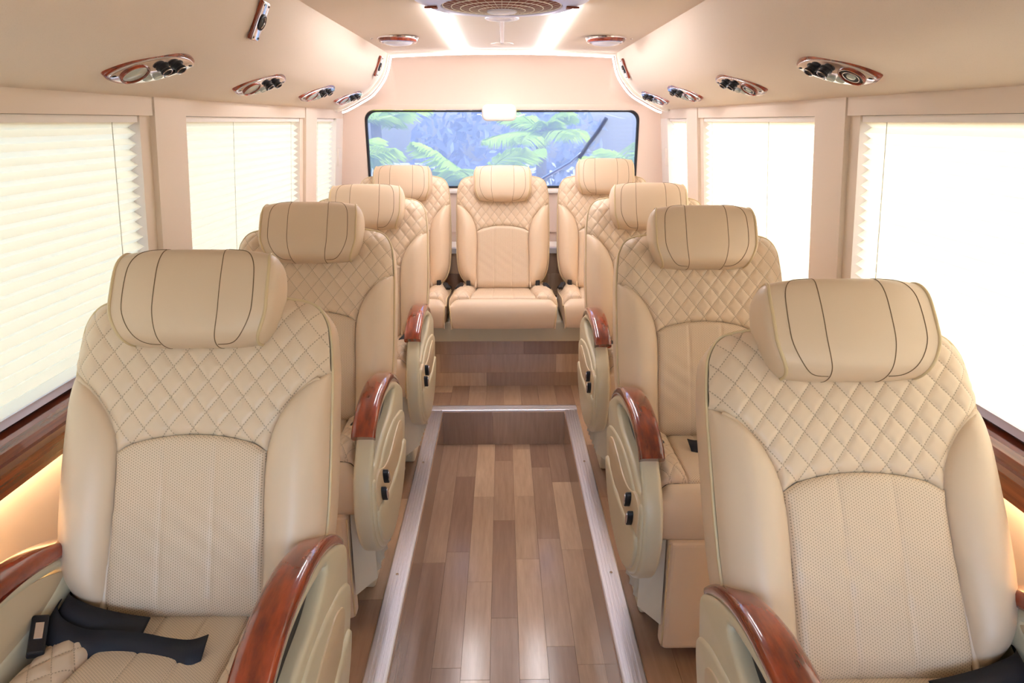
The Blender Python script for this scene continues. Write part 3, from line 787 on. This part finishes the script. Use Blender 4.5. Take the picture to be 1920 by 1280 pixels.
SEATS = [(sl, -.642, 1.29, 11, .032, 'nearest beige leather seat on the left, black belt lying across its cushion'),
    (sl, -.65, 2.225, 9, .017, 'beige leather seat second from the front on the left, beside the first pillar'),
    (sl, -.625, 3.10, 6, -.012, 'beige leather seat third from the front on the left, ahead of the rear platform'),
    (sr, .682, 1.115, 18, .028, 'nearest beige leather seat on the right, large in the lower right corner'),
    (sr, .645, 2.09, 9, .020, 'beige leather seat second from the front on the right, with leg rest hanging down'),
    (sr, .65, 3.02, 3, -.008, 'beige leather seat third from the front on the right, partly hidden')]
first = set(); todo = []
for proto, x, y, dg, lift, lb in SEATS:
    o = copy_tree(proto) if id(proto) in first else proto; first.add(id(proto)); todo.append((o, dg, lift)); place(o, x, y, 0, lb, GS)
place(rb, 0, 4.04, .008, 'middle beige leather seat on the rear platform, facing straight down the aisle', GR); todo.append((rb, 0, -.010))
c = place(copy_tree(rb), -.585, 4.05, .008, 'left beige leather seat on the rear platform', GR); todo.append((c, 0, -.008))
c = place(copy_tree(rb), .60, 4.05, .008, 'right beige leather seat on the rear platform, its headrest raised highest', GR); todo.append((c, 0, .03))
for o, dg, lift in todo: recline(o, dg, lift)
for o in COL.objects:
    if o.name.startswith('cushion') and o.parent and o.parent.name.startswith('rear_bench') and abs(o.parent.location.x) > .1: o.scale.x = .90

# ------------------------------------------------------------------ overhead consoles
def prof_frame(s, z):
    """point and inward normal on the side panel at height z"""
    P = SL; i = int(np.argmin(np.abs(P[:, 1]-z))); i = max(1, min(len(P)-2, i)); p = P[i]; t = P[i+1]-P[i-1]; t /= np.linalg.norm(t)
    n = np.array([t[1], -t[0]]);
    if n[0] > 0 or n[1] > 0: n = -n if (n[0] > 0 and n[1] > 0) else n
    if n[1] > 0: n = -n
    return Vector((s*p[0], 0, p[1])), Vector((s*n[0], 0, n[1])), Vector((s*t[0], 0, t[1]))
def eye(L, W, n=24):
    out = []
    for i in range(2*n):
        q = i/(2*n)*2*PI; c_, s_ = math.cos(q), math.sin(q)
        out.append((L*math.copysign(abs(c_)**1.0, c_), W*math.copysign(abs(s_)**1.35, s_)))
    return out
def make_console(s):
    m = 1 if s < 0 else -1
    """local frame: a along the length (towards the rear), b across (upwards), c out of the panel"""
    r = empty('service_console')
    ident = lambda off: (lambda a, b, c: (a, m*b, c+off))
    plate2d('base_plate', [eye(.145, .052)], .056, .005, ident(-.012), 'wood_gloss', r, 2)
    plate2d('chrome_face', [eye(.136, .042)], .010, .003, ident(.016), 'chrome', r, 2)
    def ell(cx, cy, ra, rb_): return [(cx+ra*math.cos(t), cy+rb_*math.sin(t)) for t in np.linspace(0, 2*PI, 28, endpoint=False)]
    rl = plate2d('speaker_ring', [ell(-.063, .0, .042, .030), ell(-.063, 0, .036, .025)], .010, .002, ident(.022), 'wood_gloss', r)
    if s < 0: plate2d('reading_lens', [ell(-.063, 0, .036, .025)], .008, .003, ident(.020), 'lens', r)
    else:
        plate2d('speaker_cone', [ell(-.063, 0, .036, .025)], .006, .002, ident(.020), 'speaker_cone', r)
        plate2d('speaker_dome', [ell(-.063, 0, .014, .010)], .010, .004, ident(.023), 'lens', r)
        plate2d('speaker_rim', [ell(-.063, 0, .027, .0185), ell(-.063, 0, .024, .016)], .004, .001, ident(.0245), 'chrome', r)
    for cx in (.018, .066):
        nz = disc_lathe('air_nozzle', [(.020, 0), (.020, .010), (.015, .014), (.014, .030), (.017, .034), (.017, .044), (.013, .048), (.010, .042), (0, .042)], 'black', r, 20, lambda x, y, z, cx=cx: (cx+x*.9, m*(.012+y*.8), .018+z*.45))
        disc_lathe('ring', [(.0135, .047), (.0150, .0495), (.0168, .047)], 'chrome', nz, 20, lambda x, y, z, cx=cx: (cx+x*.9, m*(.012+y*.8), .018+z*.45))
    for cx in (-.008, .026): plate2d('button', [ell(cx, -.026, .014, .009)], .008, .003, ident(.021), 'lens', r)
    plate2d('switch', [[(.048, -.030), (.086, -.016), (.086, -.009), (.048, -.022)]], .006, .001, ident(.021), 'black', r)
    for cx in (-.122, .122): plate2d('screw_slot', [ell(cx, 0, .006, .0022)], .004, .0008, ident(.0205), 'black', r)
    return r
def orient(o, s, y, z, tilt, wedge=0, out=0):
    p, n, t = prof_frame(s, z)
    ydir = Vector((0, 1, 0)); a = (ydir*math.cos(tilt) + t*math.sin(tilt)).normalized(); b = n.cross(a).normalized()
    if wedge:
        Rw = Matrix.Rotation(-s*wedge if False else (wedge if s > 0 else -wedge), 3, a); n = Rw @ n; b = Rw @ b; p = p + n*out
    if b.dot(t) < 0 and s < 0: pass
    o.matrix_world = Matrix(((a.x, b.x, n.x, p.x), (a.y, b.y, n.y, y), (a.z, b.z, n.z, p.z), (0, 0, 0, 1)))
rows = ('above the nearest window', 'above the second seat row', 'above the third seat row', 'at the rear end of the overhead panel')
for s, ys, nm in ((-1, (1.765, 2.53, 3.29, 3.93), 'left'), (1, (1.825, 2.545, 3.31, 3.95), 'right')):
    base = make_console(s)
    for i, y in enumerate(ys):
        o = base if i == 0 else copy_tree(base)
        orient(o, s, y-.015, 1.627, .36, .22, -.006)
        tag(o, 'oval chrome reading-light console on the %s, %s' % (nm, rows[i]), 'console', 'overhead service consoles')
def make_speaker():
    r = empty('wall_speaker'); R = rrect(-.028, .028, -.056, .056, .006, 4); ident = lambda off: (lambda a, b, c: (a, b, c+off))
    plate2d('bezel', [R], .010, .002, ident(.005), 'wood_gloss', r); plate2d('face', [rrect(-.025, .025, -.053, .053, .005, 4)], .004, .001, ident(.011), 'chrome', r)
    disc_lathe('ring', [(.023, .012), (.023, .017), (.019, .019), (.019, .013)], 'black', r, 24); disc_lathe('cone', [(.019, .014), (.010, .0135), (.004, .016), (0, .017)], 'speaker_cone', r, 24)
    disc_lathe('rim', [(.0150, .0155), (.0165, .018), (.018, .0155)], 'chrome', r, 24)
    for a in (-1, 1):
        for b in (-1, 1): disc_lathe('screw', [(0, .0145), (.003, .0140), (.0034, .012)], 'black', r, 8, lambda x, y, z: (x+a*.019, y+b*.046, z))
    return r
spk = make_speaker()
for i, (s, y, z, lb) in enumerate(((-1, 2.10, 1.772, 'small rectangular chrome speaker on the left overhead panel near the ceiling'), (-1, 3.99, 1.786, 'small rectangular speaker at the rear end of the left overhead panel'), (1, 4.02, 1.785, 'small rectangular speaker at the rear end of the right overhead panel'))):
    o = spk if i == 0 else copy_tree(spk); orient(o, s, y, z, 0); tag(o, lb, 'speaker', 'overhead speakers')
# ------------------------------------------------------------------ ceiling fittings
def down(x0, y0, z0): return lambda x, y, z: (x, y, -z)
for s in (-1, 1):
    r = empty('ceiling_lamp', (s*.50, 3.50, arch(.50)-.001)); tag(r, 'round ceiling lamp with polished wood ring on the %s' % ('left' if s < 0 else 'right'), 'ceiling lamp', 'round ceiling lamps')
    disc_lathe('wood_ring', [(.062, .002), (.092, .0), (.094, .012), (.089, .022), (.080, .024), (.070, .018)], 'wood_gloss', r, 40, down(0, 0, 0))
    disc_lathe('lens', [(.076, .020), (.06, .032), (.03, .037), (0, .038)], 'lens_white', r, 40, down(0, 0, 0))
    disc_lathe('chrome_rim', [(.093, .001), (.098, .002), (.096, .008), (.092, .006)], 'chrome', r, 40, down(0, 0, 0))
    k = empty('ceiling_stud', (s*.625, 3.50, arch(.625))); tag(k, 'tiny dark screw in the ceiling outboard of the %s round lamp' % ('left' if s < 0 else 'right'), 'screw')
    disc_lathe('head', [(0, .003), (.006, .003), (.008, 0)], 'chrome', k, 12, down(0, 0, 0)); disc_lathe('recess', [(0, .0034), (.003, .0034), (.0035, .003)], 'black', k, 12, down(0, 0, 0))
fan = empty('roof_fan', (0, 2.455, 1.890)); tag(fan, 'round roof ventilator with silver rim and wood-backed ring grille', 'fan')
fd = lambda r: .026 + .018*(1-(r/.2)**2)
disc_lathe('rim', [(.198, .012), (.203, .030), (.245, .028), (.292, .008), (.298, .0), (.20, .0)], 'fan_rim', fan, 64, down(0, 0, 0))
disc_lathe('backing', [(.204, .012), (.202, fd(.2)-.004)] + [(r_, fd(r_)-.001) for r_ in np.linspace(.198, 0, 12)], 'fan_wood', fan, 48, down(0, 0, 0))
disc_lathe('hub', [(.050, fd(.05)-.003), (.050, .046), (.044, .049), (0, .050)], 'lens_white', fan, 32, down(0, 0, 0))
for r_ in (.078, .108, .138, .168, .197): disc_lathe('grille_ring', [(r_-.0018, fd(r_)-.002), (r_-.0012, fd(r_)+.0008), (r_+.0012, fd(r_)+.0006), (r_+.0018, fd(r_)-.002)], 'white_panel', fan, 56, down(0, 0, 0))
me = None
for i in range(36):
    a = 2*PI*i/36
    if me is None:
        v = []; f = []
        for r_ in np.linspace(.05, .199, 6): v += [(r_, -.0007, -fd(r_)), (r_, .0007, -fd(r_)), (r_, 0, -fd(r_)-.0007)]
        for q in range(5):
            for e in range(3): f.append((q*3+e, q*3+(e+1) % 3, q*3+3+(e+1) % 3, q*3+3+e))
        me = mesh('spoke', v, f, recalc=True)
    o = mobj('spoke', me, 'white_panel', fan); o.rotation_euler.z = a
for a in (0, PI): 
    o = plate2d('arrow_mark', [[(.215, -.018), (.215, .018), (.258, 0)]], .006, .001, lambda x, y, z: (x, y, z-.031), 'fan_wood', fan); o.rotation_euler.z = a
dl = empty('disc_light', (0, 2.94, 1.8925)); tag(dl, 'flat white disc light with a narrow cover strip behind the roof fan', 'light')
disc_lathe('disc', [(.068, 0), (.068, .004), (.063, .007), (.040, .007), (.036, .005), (0, .005)], 'lens_white', dl, 40, down(0, 0, 0))
box('cover_strip', (-.0085, .06, -.005), (.0085, .90, 0), 'lens_white', dl, .0015)
disc_lathe('end_disc', [(.06, 0), (.06, .003), (.055, .005), (0, .005)], 'white_panel', dl, 32, lambda x, y, z: (x, .93+y, -z))
bl = empty('brake_light', (-.02, YR-.03, 1.54)); tag(bl, 'white rounded lamp housing at the top centre of the rear window', 'lamp')
hs = [(x, z) for x, z in rrect(-.108, .108, -.04, .06, .035)]
plate2d('housing', [hs], .07, .014, lambda a, b, c: (a, c-.005, b), 'white_panel', bl, 3); plate2d('rear_plate', [rrect(-.10, .10, -.03, .05, .03)], .012, .003, lambda a, b, c: (a, c+.034, b), 'white_panel', bl)
wp = empty('rear_wiper', (.06, YR+.05, 1.07)); tag(wp, 'grey wiper arm lying diagonally across the rear window', 'wiper')
tube('arm', [(.0, .01, 0), (.19, .012, .06), (.38, .012, .17), (.455, .012, .235)], [.013, .011, .009, .008], 'chrome', wp, 8)
tube('blade', [(.44, .008, .20), (.50, .006, .29), (.56, .006, .37), (.61, .008, .45)], .013, 'rubber', wp, 8)
disc_lathe('pivot', [(0, .03), (.018, .028), (.022, 0)], 'rubber', wp, 16, lambda x, y, z: (x, .025-z, y))

# ------------------------------------------------------------------ outside
g = box('ground', (-30, -30, -.85), (30, 40, -.80), 'ground'); tag(g, kind='structure', label='pale ground outside the bus')
def frond_mesh(L, droop, seed):
    rn = random.Random(seed); v = []; f = []; N = 22; pts = []
    for i in range(N+1):
        q = i/N; pts.append(Vector((L*q*math.cos(droop*q), 0, L*.55*q - L*droop*.55*q*q)))
    tv, tf = tube_vf(pts, [.014*(1-q/N*.8) for q in range(N+1)], 5); v += tv; f += tf
    for i in range(2, N+1):
        q = i/N; ll = L*.34*math.sin(PI*min(1, q*.9+.08))+.05; p = pts[i]
        for s in (-1, 1):
            for h in (0, .5):
                pp = pts[i-1].lerp(p, h); d = Vector((.55, s*.8, -.12+rn.uniform(-.15, .1))).normalized()
                b0 = len(v); mid = pp+d*ll*.5+Vector((0, 0, .02)); tip = pp+d*ll+Vector((0, 0, -.12*ll)); wv = Vector((.018, 0, .006))
                v += [pp-wv*.4, pp+wv*.4, mid+wv, mid-wv, tip]; f += [(b0, b0+1, b0+2, b0+3), (b0+3, b0+2, b0+4)]
    return mesh('frond', v, f)
FR = [frond_mesh(.72, .75, 1), frond_mesh(.82, .6, 2), frond_mesh(.6, .95, 3)]
def palm(x, y, h, nf, label, rot=0, base=-.8):
    r = empty('palm', (x, y, base)); tag(r, label, 'palm tree', 'palms outside the rear window')
    tube('trunk', [(0, 0, 0), (.03, .02, h*.5), (0, 0, h)], [.09, .07, .06], 'trunk', r, 10)
    for i in range(nf):
        o = mobj('frond', FR[i % 3], 'leaf_palm', r, (0, 0, h-.02)); o.rotation_euler = (random.uniform(-.2, .2), random.uniform(-.35, .45), rot+i*2.4)
palm(-1.45, 6.1, 2.0, 12, 'young palm with arching fronds seen at the left of the rear window', .4)
palm(-.25, 6.4, 1.75, 12, 'bright green palm just left of the middle of the rear window', 1.2)
palm(1.25, 6.2, 1.9, 12, 'palm with drooping fronds seen at the right of the rear window', 2.2)
palm(.45, 8.2, 2.2, 11, 'taller palm set back behind the middle of the rear window', .1)
palm(-1.5, 8.3, 2.3, 11, 'palm set furthest back on the left behind the rear window', 1.7)
palm(2.2, 8.2, 2.25, 11, 'palm set furthest back on the right behind the rear window', 2.9)
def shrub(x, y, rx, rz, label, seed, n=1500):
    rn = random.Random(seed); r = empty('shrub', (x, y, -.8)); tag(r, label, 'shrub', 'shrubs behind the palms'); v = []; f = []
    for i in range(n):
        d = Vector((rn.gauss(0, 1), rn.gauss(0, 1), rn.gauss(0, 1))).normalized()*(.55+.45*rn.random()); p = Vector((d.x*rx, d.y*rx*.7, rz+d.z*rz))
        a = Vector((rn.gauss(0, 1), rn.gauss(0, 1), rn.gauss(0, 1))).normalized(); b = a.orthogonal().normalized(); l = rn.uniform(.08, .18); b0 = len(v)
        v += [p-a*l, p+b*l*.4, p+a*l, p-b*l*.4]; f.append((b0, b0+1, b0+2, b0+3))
    o = mobj('foliage', mesh('foliage', v, f), 'leaf_shrub_hazed', r); tube('stem', [(0, 0, 0), (0, 0, rz)], .05, 'trunk', r)
shrub(-3.7, 11, 1.6, 1.5, 'leafy shrub with bluish glass haze painted in, to the left beyond the palms', 1); shrub(.1, 11.5, 1.7, 1.7, 'leafy shrub with bluish glass haze painted in, in the middle beyond the palms', 2); shrub(3.8, 11, 1.7, 1.6, 'leafy shrub with bluish glass haze painted in, to the right beyond the palms', 3)
